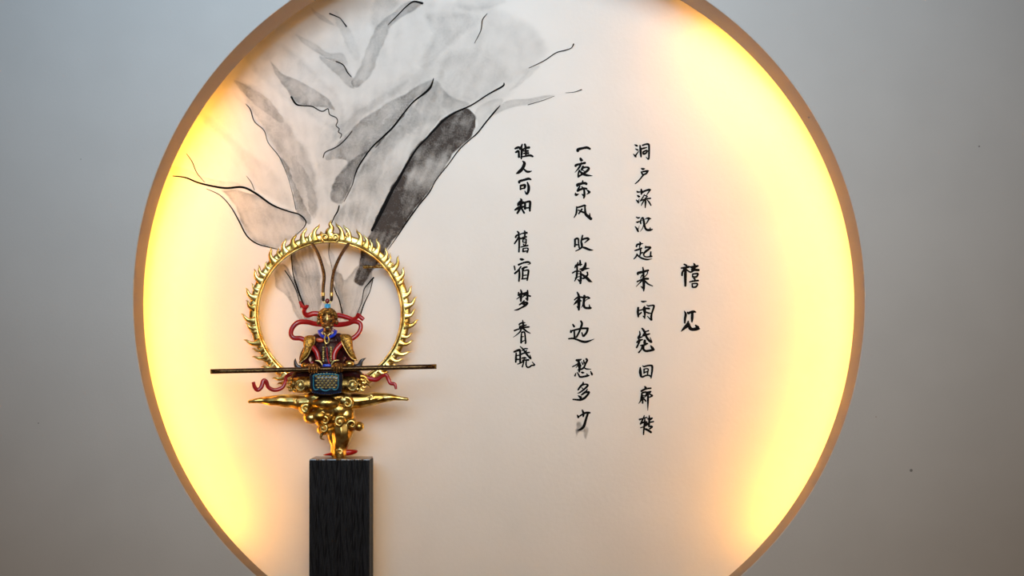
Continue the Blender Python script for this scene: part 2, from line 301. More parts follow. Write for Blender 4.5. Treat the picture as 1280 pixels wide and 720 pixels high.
CH['third'] = [
 (784,174,24,[[(225,165,24),(285,195,48),(310,205,28)],[(250,290,22),(310,320,42),(320,330,28)],[(185,445,18),(245,510,48),(265,535,28)],[(250,490,40),(330,380,24),(345,345,14)],[(385,185,32),(400,330,58),(415,530,38)],[(460,185,40),(560,150,40),(630,150,48),(655,200,48),(655,450,46),(640,600,38),(565,535,16)],[(430,290,40),(500,270,42),(590,248,26)],[(480,380,42),(570,340,42),(600,360,38),(560,420,42),(490,440,46),(475,390,38)],[(600,355,24),(640,350,24)]]),
 (784,204,24,[[(420,155,22),(470,175,56),(530,165,18)],[(410,265,22),(520,245,44),(610,230,42),(655,225,12)],[(430,280,40),(470,350,42)],[(620,240,40),(570,310,42),(490,350,42),(400,460,34),(320,550,34),(240,615,24)]]),
 (784,232,24,[[(290,160,22),(310,190,42),(380,190,32)],[(300,290,22),(350,325,56),(375,325,28)],[(270,430,22),(330,490,54),(335,525,28)],[(340,450,22),(365,400,16)],[(420,105,30),(430,180,56),(425,265,28)],[(430,210,56),(530,160,44),(660,120,46),(710,130,18)],[(690,125,38),(640,200,32),(585,280,18)],[(515,270,22),(460,370,32),(380,470,22)],[(520,290,26),(600,325,32),(540,380,24)],[(390,455,32),(500,420,34),(600,395,36),(700,380,38)],[(540,380,34),(550,500,46),(540,665,24)],[(510,440,30),(460,520,32),(420,600,18)],[(600,430,22),(660,500,38),(715,595,28)]]),
 (784,266,25.7,[[(290,135,24),(350,165,42),(405,150,28)],[(290,295,24),(330,305,44),(380,280,34),(420,290,22)],[(255,440,22),(310,510,48),(350,590,46),(375,605,18)],[(360,510,22),(395,400,6)],[(450,190,28),(430,280,44),(435,350,38)],[(450,190,28),(500,160,48),(530,260,56),(550,380,58),(580,490,54),(640,550,58),(740,550,56),(815,530,24)],[(735,470,18),(740,540,44)],[(560,210,12),(640,175,38),(690,180,60),(765,190,18)],[(700,200,42),(650,290,34),(600,360,22)],[(520,400,18),(490,500,22),(420,600,10)],[(450,240,16),(530,230,12)]]),
 (784,300,24,[[(375,55,22),(400,110,46),(375,180,30),(375,240,24)],[(275,200,38),(300,140,46),(380,120,40),(470,105,22)],[(230,315,32),(320,290,42),(430,245,42)],[(400,260,40),(400,360,38),(385,460,34)],[(400,400,38),(470,375,32)],[(290,410,22),(270,490,38),(200,570,24)],[(290,430,38),(350,490,42),(450,550,42),(600,585,38),(750,560,6)],[(555,180,22),(540,240,34)],[(560,215,42),(700,220,44),(640,280,46),(560,340,54),(500,410,38),(510,480,34),(580,505,30),(740,490,40)],[(710,350,32),(700,440,42),(700,490,42)]]),
 (784,332,21.2,[[(415,45,24),(430,150,42),(430,300,48),(440,450,56),(440,600,48),(438,680,18)],[(365,550,18),(410,590,38)],[(285,240,32),(290,195,54),(400,170,52),(560,125,42)],[(540,170,28),(530,220,22),(470,290,24)],[(390,250,24),(355,330,24)],[(265,425,32),(360,380,34),(450,350,46),(560,350,42)],[(400,390,38),(320,470,24),(235,560,10)],[(460,400,38),(560,490,34),(675,540,18)]]),
 (784,372,22.5,[[(390,100,18),(440,115,42),(535,105,22)],[(310,280,42),(300,400,54),(315,540,38)],[(330,360,28),(420,340,32),(490,305,38),(620,310,46)],[(490,245,28),(480,320,76),(495,420,52),(495,590,22)],[(450,520,28),(490,560,38)],[(330,480,34),(400,420,34)],[(520,400,28),(600,435,38),(660,440,22)],[(550,205,18),(590,235,32),(680,220,32),(750,225,42),(740,300,42),(690,450,42),(675,560,48),(680,635,36),(570,525,20)]]),
 (786,406,18.95,[[(255,150,20),(265,230,34),(230,300,42),(240,340,32)],[(260,300,38),(320,285,22)],[(330,350,22),(250,370,42),(190,420,28)],[(260,370,38),(225,460,34),(185,540,32)],[(315,85,32),(370,160,44),(420,290,42),(480,370,46),(545,415,26),(505,300,14)],[(400,160,22),(470,140,28)],[(330,260,32),(400,240,38),(495,215,26)],[(350,210,22),(340,260,32)],[(380,370,46),(380,440,52),(445,445,28)],[(275,490,22),(360,480,38),(440,450,22)],[(330,500,42),(290,590,28),(235,655,34)],[(350,480,42),(345,570,42),(400,620,42),(500,610,44),(590,590,40)],[(520,495,22),(555,545,50),(600,592,26)]]),
 (786,452,25.7,[[(370,190,34),(370,330,72),(390,470,56)],[(390,480,46),(450,490,46),(540,450,42),(640,440,38),(700,470,46)],[(450,135,28),(490,160,42),(600,130,42),(720,125,48),(755,170,54),(745,320,48),(715,530,32)],[(490,240,42),(490,370,42)],[(490,240,32),(580,225,34),(625,250,38),(610,330,38),(600,430,32)],[(500,350,38),(600,320,32)]]),
 (786,480,20,[[(400,60,28),(420,95,54)],[(310,180,38),(380,140,38),(460,115,34),(555,105,32)],[(325,230,32),(325,340,56),(290,430,28),(245,490,10)],[(340,220,34),(440,205,38),(430,300,32)],[(350,290,20),(420,290,22)],[(350,340,22),(410,320,22)],[(350,350,32),(345,480,32)],[(380,370,32),(425,430,32)],[(470,210,40),(550,190,32)],[(480,210,28),(480,400,42),(475,660,12)],[(545,195,22),(520,250,28),(590,290,32),(520,330,28)]]),
 (786,514,21.2,[[(410,110,18),(390,180,32),(320,320,38),(305,350,24)],[(285,220,42),(370,195,28),(480,165,30)],[(310,330,36),(400,290,34),(480,280,24)],[(425,210,28),(420,330,44),(400,480,36),(390,620,28)],[(310,440,22),(400,410,24),(480,360,38)],[(540,110,18),(545,200,42),(540,300,42),(530,380,38)],[(500,200,30),(560,210,52),(620,185,34)],[(470,330,56),(540,340,50)],[(560,295,28),(655,275,32)],[(530,400,38),(620,410,38),(550,470,32)],[(445,475,46),(520,510,48),(590,560,46)]]),
]
CH['signature'] = [
 (844,324,18,[[(200,115,28),(250,140,34),(265,170,28)],[(135,200,28),(220,190,40),(310,170,40)],[(200,230,32),(160,300,34),(155,365,32)],[(235,190,42),(228,350,52),(230,600,38)],[(260,240,28),(340,290,28),(400,260,38)],[(420,95,22),(440,150,46),(420,250,46)],[(330,170,22),(400,180,52),(510,150,34)],[(380,235,50),(530,245,42)],[(390,330,22),(395,400,32)],[(390,335,24),(510,325,34),(480,400,32)],[(400,400,28),(470,400,32)],[(415,430,24),(445,450,34)],[(325,510,24),(420,490,32),(520,480,32)],[(380,550,22),(390,630,32)],[(385,550,24),(500,550,28),(470,620,32),(400,632,28)]]),
 (844,382,20,[[(230,135,18),(262,220,48),(245,330,46),(240,435,34)],[(305,165,28),(330,190,48),(400,160,46),(470,150,48),(515,165,22)],[(430,170,48),(425,300,54),(420,405,32)],[(325,385,22),(310,480,72),(230,560,56),(145,650,10)],[(340,450,38),(370,560,68),(440,595,58),(540,580,66),(615,580,20)],[(510,490,30),(560,550,72)]]),
]
COLS = [('first', (652, 322), 'leftmost column of nine black brush characters, beside the ink petals', 'verse columns on the niche wall'),
        ('second', (727, 363), 'middle verse column of eleven brush characters, ending above a grey smudge', 'verse columns on the niche wall'),
        ('third', (804, 361), 'right verse column of eleven black brush characters, beside the short signature', 'verse columns on the niche wall'),
        ('signature', (863, 372), 'short signature of two bold brush characters, rightmost writing on the glowing wall', None)]
columns = {}
for key, (bx_, by_), lab, grp in COLS:
    t = thing('calligraphy_verse', P(bx_, by_, YB), lab, 'calligraphy', grp); columns[key] = t
    for (ox, oy, s, strokes) in CH[key]:
        V, Fc = [], []
        for k, st in enumerate(strokes):
            ribbon([(ox+a/s, oy+b/s, c/s*1.32) for a, b, c in st], YB-.0009-.00004*k, .0004, V, Fc)
        mesh('character', V, Fc, ink_m, t)

# ------------------------------------------------------------------ the ink painting: washes and lines
paint = thing('ink_painting', P(470, 210, YB), 'grey ink wash of sweeping petals with black veins fanning above the figurine', 'painting')
def wash(pts, tone, soft=2.5, rim=.35, layer=0, dark=None, step=1.5, parent=None):
    poly = np.array(cr(pts, 5, closed=True))[:, :2]
    rng = random.Random(int(pts[0][0]*7+pts[0][1]))
    k1, k2, p1, p2 = rng.uniform(.10, .2), rng.uniform(.2, .35), rng.uniform(0, 6), rng.uniform(0, 6)
    x0, y0 = poly.min(0)-1; x1, y1 = poly.max(0)+1
    nx, ny = int((x1-x0)/step)+2, int((y1-y0)/step)+2
    gx, gy = np.meshgrid(x0+np.arange(nx)*step, y0+np.arange(ny)*step)
    X = gx.ravel()+.8*np.sin(gy.ravel()*k1+p1)+.5*np.sin(gy.ravel()*k2*2+p2); Y = gy.ravel()+.8*np.sin(gx.ravel()*k1+p2)
    A = poly; B = np.roll(poly, -1, 0)
    d2 = np.full(X.shape, 1e9); ins = np.zeros(X.shape, bool)
    for a, b in zip(A, B):
        ab = b-a; L2 = ab@ab+1e-9
        t = np.clip(((X-a[0])*ab[0]+(Y-a[1])*ab[1])/L2, 0, 1)
        d2 = np.minimum(d2, (X-a[0]-t*ab[0])**2+(Y-a[1]-t*ab[1])**2)
        c = ((a[1] > Y) != (b[1] > Y)) & (X < (b[0]-a[0])*(Y-a[1])/(b[1]-a[1]+1e-12)+a[0]); ins ^= c
    sd = np.sqrt(d2)*np.where(ins, 1, -1)
    e = np.clip(sd/soft, 0, 1); e = e*e*(3-2*e)
    den = tone*e*(1-rim+rim*2*np.exp(-np.maximum(sd-soft*.5, 0)/4))
    if dark is not None:
        for (dx, dy, dr, dv) in dark:
            den = den*(1+dv*np.exp(-((X-dx)**2+(Y-dy)**2)/dr**2))
    th = np.arctan2(X-415, 470-Y); rr = np.hypot(X-415, Y-470); stv = np.zeros(X.shape)   # brush streaks fan out from the figurine
    for q in range(9):
        stv += np.sin(th*rng.uniform(40, 230)+rr*rng.uniform(-.05, .05)+rng.uniform(0, 6))*rng.uniform(.3, 1)
    blot = np.zeros(X.shape)
    for q in range(8):
        a_ = rng.uniform(0, 6.28); f_ = rng.uniform(.05, .22)
        blot += np.sin((X*math.cos(a_)+Y*math.sin(a_))*f_+rng.uniform(0, 6)+1.5*np.sin((X*math.sin(a_)-Y*math.cos(a_))*f_*.7))
    den = den*np.clip(1+.075*stv+.07*blot, .2, 1.9)
    den = np.clip(den, 0, .96)
    keep = (den > .002).reshape(ny, nx)
    cell = keep[:-1, :-1] | keep[1:, :-1] | keep[:-1, 1:] | keep[1:, 1:]
    idx = np.full(ny*nx, -1); used = np.zeros((ny, nx), bool)
    used[:-1, :-1] |= cell; used[1:, :-1] |= cell; used[:-1, 1:] |= cell; used[1:, 1:] |= cell
    ids = np.flatnonzero(used.ravel()); idx[ids] = np.arange(len(ids))
    yy = YB-.00012*(layer+1); dd = DIST+yy
    gxr, gyr = gx.ravel()[ids], gy.ravel()[ids]
    V = np.stack([(gxr-620)*dd/F, np.full(len(ids), yy), CAMZ+(460-gyr)*dd/F], 1)
    cj, ci = np.nonzero(cell); base = cj*nx+ci
    Fq = np.stack([idx[base], idx[base+nx], idx[base+nx+1], idx[base+1]], 1)
    me = bpy.data.meshes.new('ink_wash'); me.from_pydata(V.tolist(), [], Fq.tolist())
    at = me.attributes.new('ink', 'FLOAT', 'POINT'); at.data.foreach_set('value', den[ids].astype(np.float32))
    me.update()
    return link('ink_wash', me, wash_m, parent or paint)
WASH = [
 # background mist
 ([(285,98),(340,52),(400,12),(470,-6),(560,-4),(640,12),(690,60),(650,110),(620,135),(560,150),(500,190),(470,260),(440,290),(395,280),(370,240),(340,190),(310,140)], .13, 14, .1, 0, None),
 # petals
 ([(236,224),(256,229),(275,236),(290,254),(300,274),(314,300),(343,311),(362,301),(376,288),(383,275),(370,265),(345,257),(320,243),(300,237),(278,236)], .30, 4, .4, 1, [(330,270,16,.35),(350,276,10,.3)]),
 ([(292,100),(315,104),(345,135),(372,168),(392,205),(400,245),(392,278),(378,272),(369,250),(362,222),(346,193),(333,170),(318,148),(306,128)], .17, 6, .2, 2, None),
 ([(348,196),(360,205),(369,228),(380,255),(390,272),(386,282),(372,268),(366,245),(361,222)], .27, 3, .35, 3, None),
 ([(370,200),(384,215),(392,235),(397,258),(394,275),(385,262),(382,240)], .15, 3, .3, 4, None),
 ([(418,276),(428,256),(441,233),(447,214),(470,184),(495,156),(520,128),(543,100),(560,118),(588,130),(556,146),(532,172),(508,205),(492,236),(476,266),(462,294),(440,306),(420,296)], .20, 4, .25, 1, [(470,230,24,.35),(450,270,18,.3)]),
 ([(406,198),(424,176),(456,146),(496,122),(540,98),(536,112),(516,128),(494,156),(470,182),(452,202),(444,222),(430,250),(418,254),(412,244),(420,222),(434,203),(420,200)], .30, 3.5, .3, 2, None),
 ([(413,242),(421,220),(437,200),(458,190),(447,208),(441,228),(430,250),(424,255),(415,252)], .26, 2.5, .3, 3, None),
 ([(583,134),(570,139),(554,148),(541,161),(530,173),(517,187),(504,208),(494,227),(487,238),(475,262),(463,287),(452,313),(446,340),(443,352),(454,358),(464,340),(478,322),(492,301),(506,281),(522,258),(538,238),(555,211),(571,189),(588,171),(596,152),(593,142)], .80, 2.6, .2, 4, [(532,222,20,-.5),(548,200,14,-.25),(495,275,18,.3),(560,165,16,.15),(470,310,14,.1),(578,152,9,-.25),(512,205,9,.3),(498,228,10,.4),(486,250,11,.4),(474,276,13,.4)]),
 ([(593,140),(608,128),(626,122),(628,130),(612,146),(600,162),(590,172),(596,154)], .15, 2.5, .3, 5, None),
 ([(614,143),(629,128),(660,122),(696,119),(672,127),(649,133),(628,139)], .18, 2.5, .4, 2, None),
 ([(636,112),(650,98),(668,82),(676,82),(664,96),(645,110)], .11, 4, .2, 2, None),
 # inside the halo
 ([(344,335),(357,331),(368,352),(378,376),(386,398),(371,398),(361,374),(344,359)], .34, 2.5, .3, 1, None),
 ([(364,312),(386,306),(396,326),(401,350),(402,375),(398,402),(383,402),(373,366),(366,342)], .40, 3, .25, 2, [(375,335,12,.25)]),
 ([(398,312),(408,322),(416,345),(424,372),(428,402),(404,402),(402,360)], .16, 4, .2, 1, None),
 ([(433,349),(445,334),(458,330),(467,346),(463,362),(453,382),(449,398),(430,400),(425,380),(419,358),(416,330),(421,338),(428,342)], .34, 3, .35, 2, [(455,350,10,.4)]),
 ([(410,300),(414,312),(420,325),(424,340),(416,345),(411,330)], .2, 2, .4, 3, None),
 # upper wisps
 ([(528,2),(517,14),(490,32),(474,70),(462,96),(446,110),(440,102),(454,72),(464,44),(480,24),(505,4)], .22, 3, .3, 2, [(515,8,12,.7)]),
 ([(337,76),(356,92),(388,108),(411,124),(419,138),(400,134),(374,131),(360,116),(347,97)], .27, 3, .35, 3, None),
 ([(399,70),(420,74),(436,88),(444,110),(430,104),(414,88)], .22, 3, .35, 3, None),
 ([(368,42),(388,50),(408,64),(428,67),(434,82),(420,78),(400,70),(384,58)], .16, 3, .35, 3, None),
 ([(293,100),(308,106),(328,117),(343,133),(356,148),(350,154),(330,140),(310,124),(298,110)], .16, 3, .4, 3, None),
 ([(390,8),(398,16),(412,26),(416,32),(404,28),(392,18)], .14, 2.5, .3, 3, None),
 ([(470,-6),(500,2),(488,22),(468,40),(462,24)], .12, 6, .3, 3, None),
 ([(575,-6),(625,-4),(632,6),(600,14),(572,12)], .12, 5, .3, 3, None),
 ([(530,18),(560,14),(600,20),(592,34),(560,60),(540,84),(520,80),(540,44)], .10, 6, .3, 3, None),
 ([(420,14),(440,40),(450,70),(442,74),(430,52),(420,30)], .08, 4, .3, 3, None),
 ([(214,208),(236,211),(258,222),(292,227),(304,234),(282,235),(250,228),(216,219)], .14, 2.5, .3, 1, None),
 ([(250,150),(290,110),(330,150),(372,200),(384,262),(360,262),(330,246),(300,236),(262,226),(236,206)], .09, 8, .2, 4, None),
 ([(395,180),(420,150),(455,118),(500,96),(548,70),(600,60),(640,90),(624,112),(570,138),(530,150),(480,190),(430,240),(405,240)], .07, 10, .1, 5, None),
 ([(300,60),(345,50),(395,90),(430,130),(424,165),(395,150),(350,120),(318,90)], .07, 5, .5, 4, None),
 ([(240,135),(256,138),(300,180),(345,215),(368,262),(345,255),(322,240),(300,200),(262,160)], .07, 6, .3, 3, None),
 ([(430,150),(470,120),(510,100),(500,116),(462,142),(428,172),(408,186),(416,168)], .13, 5, .2, 1, None),
 ([(470,160),(510,130),(528,150),(500,180),(470,210),(455,215)], .1, 5, .4, 2, None),
]
for pts, tone, soft, rim, lay, dk in WASH: wash(pts, tone*(.8 if tone < .6 else .98), soft*.55 if soft <= 4 else soft, rim, lay, dk, step=1.1 if soft <= 4 else 1.6)
smudge = [([(721,526),(727,527),(728,536),(722,542),(719,547),(718,538)], .33), ([(730,531),(737,534),(735,545),(731,549),(729,540)], .3), ([(718,536),(736,538),(728,542)], .25)]
for k, (pts, tn) in enumerate(smudge): wash(pts, tn, 2.5, .1, k, None, step=.8, parent=columns['second'])

LINES = [
 [(216,220,.9),(232,222,1.4),(250,229,1.7),(280,235,2.0),(303,234,2.0),(320,242,2.0),(340,256,1.8),(360,264,1.3),(374,268,1.3),(382,276,1.3),(380,284,.9),(370,294,.5)],
 [(258,236,.5),(275,244,.8),(288,258,1.0),(298,275,1.3),(308,294,1.4),(320,304,1.3),(336,309,.9),(350,312,.5)],
 [(233,192,.5),(240,202,.8),(246,216,.7),(256,228,.4)],
 [(307,130,.5),(313,137,1.0),(318,152,.9),(330,163,.8),(335,178,.6),(347,193,.8),(352,202,.6),(360,222,.4),(366,244,.5),(370,262,.7)],
 [(364,121,1.8),(370,130,1.8),(378,132,1.1),(390,133,1.1),(399,138,1.0),(404,139,1.0),(410,136,.9),(412,143,.9),(420,147,.9),(422,152,.9),(420,157,.8),(424,161,.9),(423,165,.8),(427,168,.8),(425,173,.6)],
 [(440,164,.7),(430,176,1.0),(420,184,.9),(407,190,.9),(404,197,1.0)],
 [(542,98,.8),(538,109,2.2),(530,117,2.0),(517,127,1.5),(505,141,1.5),(492,158,1.8),(480,170,1.8),(465,184,1.4),(450,205,1.5),(444,218,1.1),(440,232,.8),(430,252,.5)],
 [(424,257,1.2),(422,264,1.4),(418,271,1.1),(414,280,.8)],
 [(630,104,1.2),(628,108,1.7),(610,118,1.3),(590,131,1.3),(570,140,1.6),(556,149,2.0),(545,160,2.2),(533,173,1.6),(520,187,1.7),(507,208,2.2),(498,225,2.6),(490,238,3),(478,262,3.6),(465,288,2.4)],
 [(625,132,.7),(618,140,1.6),(608,152,1.4),(597,166,1.4),(588,174,1.0),(574,187,1.1),(560,206,.9),(545,225,.9),(537,240,1.2),(524,256,1.2),(508,278,1.5),(497,295,.9),(485,312,.5)],
 [(412,17,1.4),(424,22,.9),(427,25,.9),(433,33,1.4)],
 [(420,77,1.0),(429,81,1.0),(434,90,1.1),(439,96,.8)],
 [(528,4,2.2),(517,2,1.6),(508,8,1.2),(500,16,1.1),(490,26,.9),(485,31,.5)],
 [(609,17,.5),(603,25,1.0),(601,38,.8),(593,54,.4)],
 [(717,55,1.3),(714,60,.8),(706,63,1.0),(695,66,.9),(680,76,.9),(661,85,.4)],
 [(727,112,.9),(718,115,.5),(707,116,.3)], [(660,131,.6),(680,125,.5),(693,120,.3)],
 [(364,315,.9),(366,340,1.0),(371,358,1.6),(377,375,1.5),(382,385,.8)],
 [(412,303,1.0),(411,318,.5),(415,335,.4),(416,352,.6),(420,366,1.2),(424,375,1.2),(428,392,1.3)],
 [(467,347,1.5),(460,355,1.2),(455,362,.8),(452,378,.6),(445,395,.6)],
 [(466,350,.8),(462,365,.8),(455,380,1.1),(450,395,1.3)],
 [(356,338,.9),(364,350,1.0),(371,365,.9),(376,385,.7)],
 [(308,220,.4),(314,228,.6),(318,238,.5)],
]
for k, l in enumerate(LINES):
    V, Fc = [], []; l = [(a, b, c*1.3) for a, b, c in l]; ribbon(l, YB-.0014-.00003*k, .0004, V, Fc, 6); mesh('ink_line', V, Fc, ink_m, paint)

# ------------------------------------------------------------------ solid shape helpers
def tube(name, pts, y, rpx, mat, parent, flat=1.0, seg=10, n=6, taper=None):
    """swept tube; pts = (px, py[, y]) ; rpx radius in px or list"""
    q = []
    for i, p in enumerate(pts):
        yy = p[2] if len(p) > 2 else y
        r = rpx[i] if isinstance(rpx, (list, tuple)) else rpx
        v = P(p[0], p[1], yy); q.append((v.x, v.y, v.z, U(r, yy)))
    c = cr(q, n); V, Fc = [], []
    pos = [Vector(a[:3]) for a in c]
    for i, p in enumerate(pos):
        t = (pos[min(i+1, len(pos)-1)]-pos[max(i-1, 0)]).normalized()
        ay = Vector((0, 1, 0)); s = t.cross(ay)
        if s.length < .15: s = Vector((1, 0, 0))
        s.normalize(); u = s.cross(t).normalized(); r = max(c[i][3], 1e-5)
        for k in range(seg):
            a = 2*PI*k/seg; V.append(p+s*math.cos(a)*r+u*math.sin(a)*r*flat)
    for i in range(len(pos)-1):
        for k in range(seg):
            a, b = i*seg+k, i*seg+(k+1) % seg; Fc.append((a, b, b+seg, a+seg))
    Fc += [tuple(range(seg)), tuple(reversed(range((len(pos)-1)*seg, len(pos)*seg)))]
    return mesh(name, V, Fc, mat, parent, smooth=True)
def addball(bm, px, py, y, rx, rz=None, ry=None, rot=0.0, sub=3):
    rz = rz or rx; ry = ry or rx
    M = Matrix.Translation(P(px, py, y)) @ Matrix.Rotation(rot, 4, 'Y') @ Matrix.Diagonal((U(rx, y), U(ry, y), U(rz, y), 1))
    bmesh.ops.create_icosphere(bm, subdivisions=sub, radius=1, matrix=M)
def blob(name, balls, chains, mat, parent, vox=.0011, smooth=3, grow=0.0):
    bm = bmesh.new()
    for b in balls: addball(bm, b[0], b[1], b[2], *[q+grow for q in b[3:]])
    for ch in chains:
        for c in cr(ch, 9): addball(bm, c[0], c[1], c[2], c[3]+grow, sub=2)
    me = bpy.data.meshes.new(name); bm.to_mesh(me); bm.free()
    o = bpy.data.objects.new('temporary', me); COL.objects.link(o)
    m = o.modifiers.new('r', 'REMESH'); m.mode = 'VOXEL'; m.voxel_size = vox
    s = o.modifiers.new('s', 'SMOOTH'); s.iterations = smooth; s.factor = .6
    dg = bpy.context.evaluated_depsgraph_get()
    m2 = bpy.data.meshes.new_from_object(o.evaluated_get(dg)); bpy.data.objects.remove(o)
    m2.polygons.foreach_set('use_smooth', [True]*len(m2.polygons))
    return link(name, m2, mat, parent)
def plate(name, outline, y, thick, mat, parent, dome=0.0, inset=.72, smooth=True, n=4):
    """outline in px, closed; a plate with a raised bevelled front"""
    p = cr(outline, n, closed=True); cx = sum(a[0] for a in p)/len(p); cy = sum(a[1] for a in p)/len(p); N = len(p)
    rs = [(1.0, y+thick), (1.0, y), ((1+inset)/2, y-dome*.75), (inset*.6, y-dome)]
    V = [P(cx+(a[0]-cx)*s, cy+(a[1]-cy)*s, yy) for s, yy in rs for a in p]
    V.append(P(cx, cy, y-dome)); V.append(P(cx, cy, y+thick)); Fc = []
    for k in range(len(rs)-1):
        for i in range(N):
            j = (i+1) % N; Fc.append((k*N+i, k*N+j, (k+1)*N+j, (k+1)*N+i))
    m = (len(rs)-1)*N
    for i in range(N):
        j = (i+1) % N; Fc.append((m+i, m+j, len(V)-2)); Fc.append((j, i, len(V)-1))
    return mesh(name, V, Fc, mat, parent, smooth=smooth)
def ridge(name, pts, y, h, mat, parent, n=5):
    """blade with a raised spine: (px, py, width)"""
    p = cr(pts, n); V, Fc = [], []
    for i, a in enumerate(p):
        t = p[min(i+1, len(p)-1)][:2]-p[max(i-1, 0)][:2]; t = t/(np.linalg.norm(t)+1e-9); nn = np.array([-t[1], t[0]])
        w_ = max(a[2], .15)/2; hh = h*min(1, w_/2.2+.15)
        c = a[:2]
        for s, dy in ((-1, 0), (-.55, -hh*.75), (0, -hh*.55), (.55, -hh*.9), (1, 0), (.5, h*.7), (-.5, h*.7)):
            q = c+nn*w_*s; V.append(P(q[0], q[1], y+dy))
    for i in range(len(p)-1):
        for k in range(7):
            b, c = i*7+k, i*7+(k+1) % 7; Fc.append((b, c, c+7, b+7))
    Fc += [tuple(range(7)), tuple(reversed(range((len(p)-1)*7, len(p)*7)))]
    return mesh(name, V, Fc, mat, parent, smooth=True)

# ------------------------------------------------------------------ the black wooden column
yf, yb = .03, .155
pl = P(386.6, 575, yf); pr = P(461.8, 575, yf); ztop = P(400, 575, yf).z
ped = thing('wooden_pedestal', (0.5*(pl.x+pr.x), (yf+yb)/2, C1.z-math.sqrt(R1**2-(pl.x-C1.x)**2)), 'black charred square wooden pedestal with vertical grain carrying the golden figurine', 'pedestal')
def column():
    out = []
    nf, nsd = 66, 40
    rnd = random.Random(9)
    def prof(n):
        g = [0.0]*n
        for c, dpt, wd in [(rnd.uniform(.03, .97), rnd.uniform(.0008, .002), rnd.uniform(.006, .016)) for _ in range(16)]:
            for i in range(n): g[i] += dpt*math.exp(-((i/(n-1)-c)/wd)**2)
        return g
    gf, gs1, gs2 = prof(nf), prof(nsd), prof(nsd)
    for i in range(nf): out.append((pl.x+(pr.x-pl.x)*i/(nf-1), yf+gf[i], 'f'))
    for i in range(1, nsd): out.append((pr.x-gs1[i]*.7, yf+(yb-yf)*i/(nsd-1), 's'))
    for i in range(1, 12): out.append((pr.x+(pl.x-pr.x)*i/12, yb, 'b'))
    for i in range(nsd-1, 0, -1): out.append((pl.x+gs2[i]*.7, yf+(yb-yf)*i/(nsd-1), 's'))
    cx, cy = (pl.x+pr.x)/2, (yf+yb)/2
    V, Fc = [], []; N = len(out)
    lv = [0]+[.05+.9*k/24 for k in range(25)]+[.985, 1.0]
    for li, t in enumerate(lv):
        for k, (x, y, s) in enumerate(out):
            zb = C2.z-math.sqrt(R2**2-(x-C2.x)**2)+.0015
            z = zb+(ztop-zb)*t
            wv = .0005*math.sin(t*19+k*.9)+.0004*math.sin(t*47+k*2.1)
            if s == 'f': y = y+wv if 0 < k < nf-1 else y
            V.append(Vector((x, y, z-(.003 if li == len(lv)-1 else 0)-(.0015 if li == len(lv)-2 else 0)*0)))
    # bevelled top
    for f, dz in ((.986, .0), (.965, .0005)):
        for (x, y, s) in out: V.append(Vector((cx+(x-cx)*f, cy+(y-cy)*f, ztop+dz)))
    R = len(lv)+2
    for k in range(R-1):
        for i in range(N):
            j = (i+1) % N; Fc.append((k*N+i, k*N+j, (k+1)*N+j, (k+1)*N+i))
    Fc.append(tuple(range((R-1)*N, R*N))); Fc.append(tuple(reversed(range(N))))
    mesh('shaft', V, Fc, char_m, ped)
    V = [Vector((cx+(x-cx)*f, cy+(y-cy)*f, ztop+dz)) for f, dz in ((.992, -.0005), (.985, .0022), (.96, .003)) for (x, y, q) in out]  # added top plate; its brown paints in the strip glow reflected off the pedestal
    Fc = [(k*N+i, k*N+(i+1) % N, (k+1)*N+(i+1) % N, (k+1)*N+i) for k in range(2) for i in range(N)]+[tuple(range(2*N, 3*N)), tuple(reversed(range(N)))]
    mesh('top_panel', V, Fc, simple('reflected_glow_brown', (.17, .085, .03), .3, 0, coat=.3, noise=.4, nscale=60), ped)['label'] = 'thin top edge, brown painted in for reflected glow'
column()

# ------------------------------------------------------------------ the figurine
fig = thing('seated_figurine', P(424, 571, .1), 'small gilded seated warrior figurine with red ribbons, riding a golden cloud before a flame halo', 'figurine')
YC = .095
# red leafy foot lying on the column
plate('red_foot', [(404,569),(414,565.5),(424,563),(434,562),(446,562.5),(446,566),(438,569),(424,570)], .10, .012, red, fig, dome=.012)
# golden cloud
balls = [
 (408,503.5,YC-.010,19,9,13), (396,497,YC,16,8,12), (420,497,YC,18,8,12),
 (400,502,YC,18,10.5,13), (417,501,YC,15,10,12), (432,500,YC,14,8.5,11), (385,505,YC,10,9,9), (381,511,YC-.012,6.5,6.5,5), (447,500,YC,10,6.5,8),
 (410,511,YC,14,10,11), (424,512,YC,14,11,11), (389,522,YC-.006,9,7,8), (400,520,YC-.010,11,8,8), (410,523,YC-.008,8,7,8), (403,528,YC-.004,8,5,7),
 (432,519,YC,11,12,9), (425,527,YC-.010,9,8,8), (440,531,YC-.010,8,6.5,7), (449,533,YC-.012,5.5,5,5), (404,537,YC-.004,7,6,6),
 (430,538,YC,12,9,9), (418,541,YC+.01,6,9,7)]
chains = [
 [(427,532,YC,12),(428,541,YC,12.5),(427,550,YC,10.5),(425,559,YC,8.4),(424.5,567,YC,8.2)],
 [(417,536,YC+.004,5),(415.5,546,YC+.004,5),(418.5,556,YC+.004,4.5),(418.5,567,YC+.004,4.5)],
 [(386,502,YC,9.5),(376,503,YC,9),(366,501.5,YC,8),(357,501.5,YC,7.6),(348,500.5,YC-.005,6.0),(338,501,YC-.005,5.2),(329,500.5,YC-.005,3.4),(320,501,YC-.01,2.2),(312,502,YC-.01,1.2)],
 [(440,501,YC,9.5),(450,501,YC,9),(458,500,YC,7.6),(467,498.5,YC,7.4),(476,497.5,YC,5.6),(485,497,YC-.003,4.4),(493,497,YC-.005,2.6),(501,498,YC-.005,1.7),(509,499,YC-.008,1.0)],
]
cloud = blob('golden_cloud', balls, chains, gold, fig, vox=.0009, smooth=7, grow=1.1)
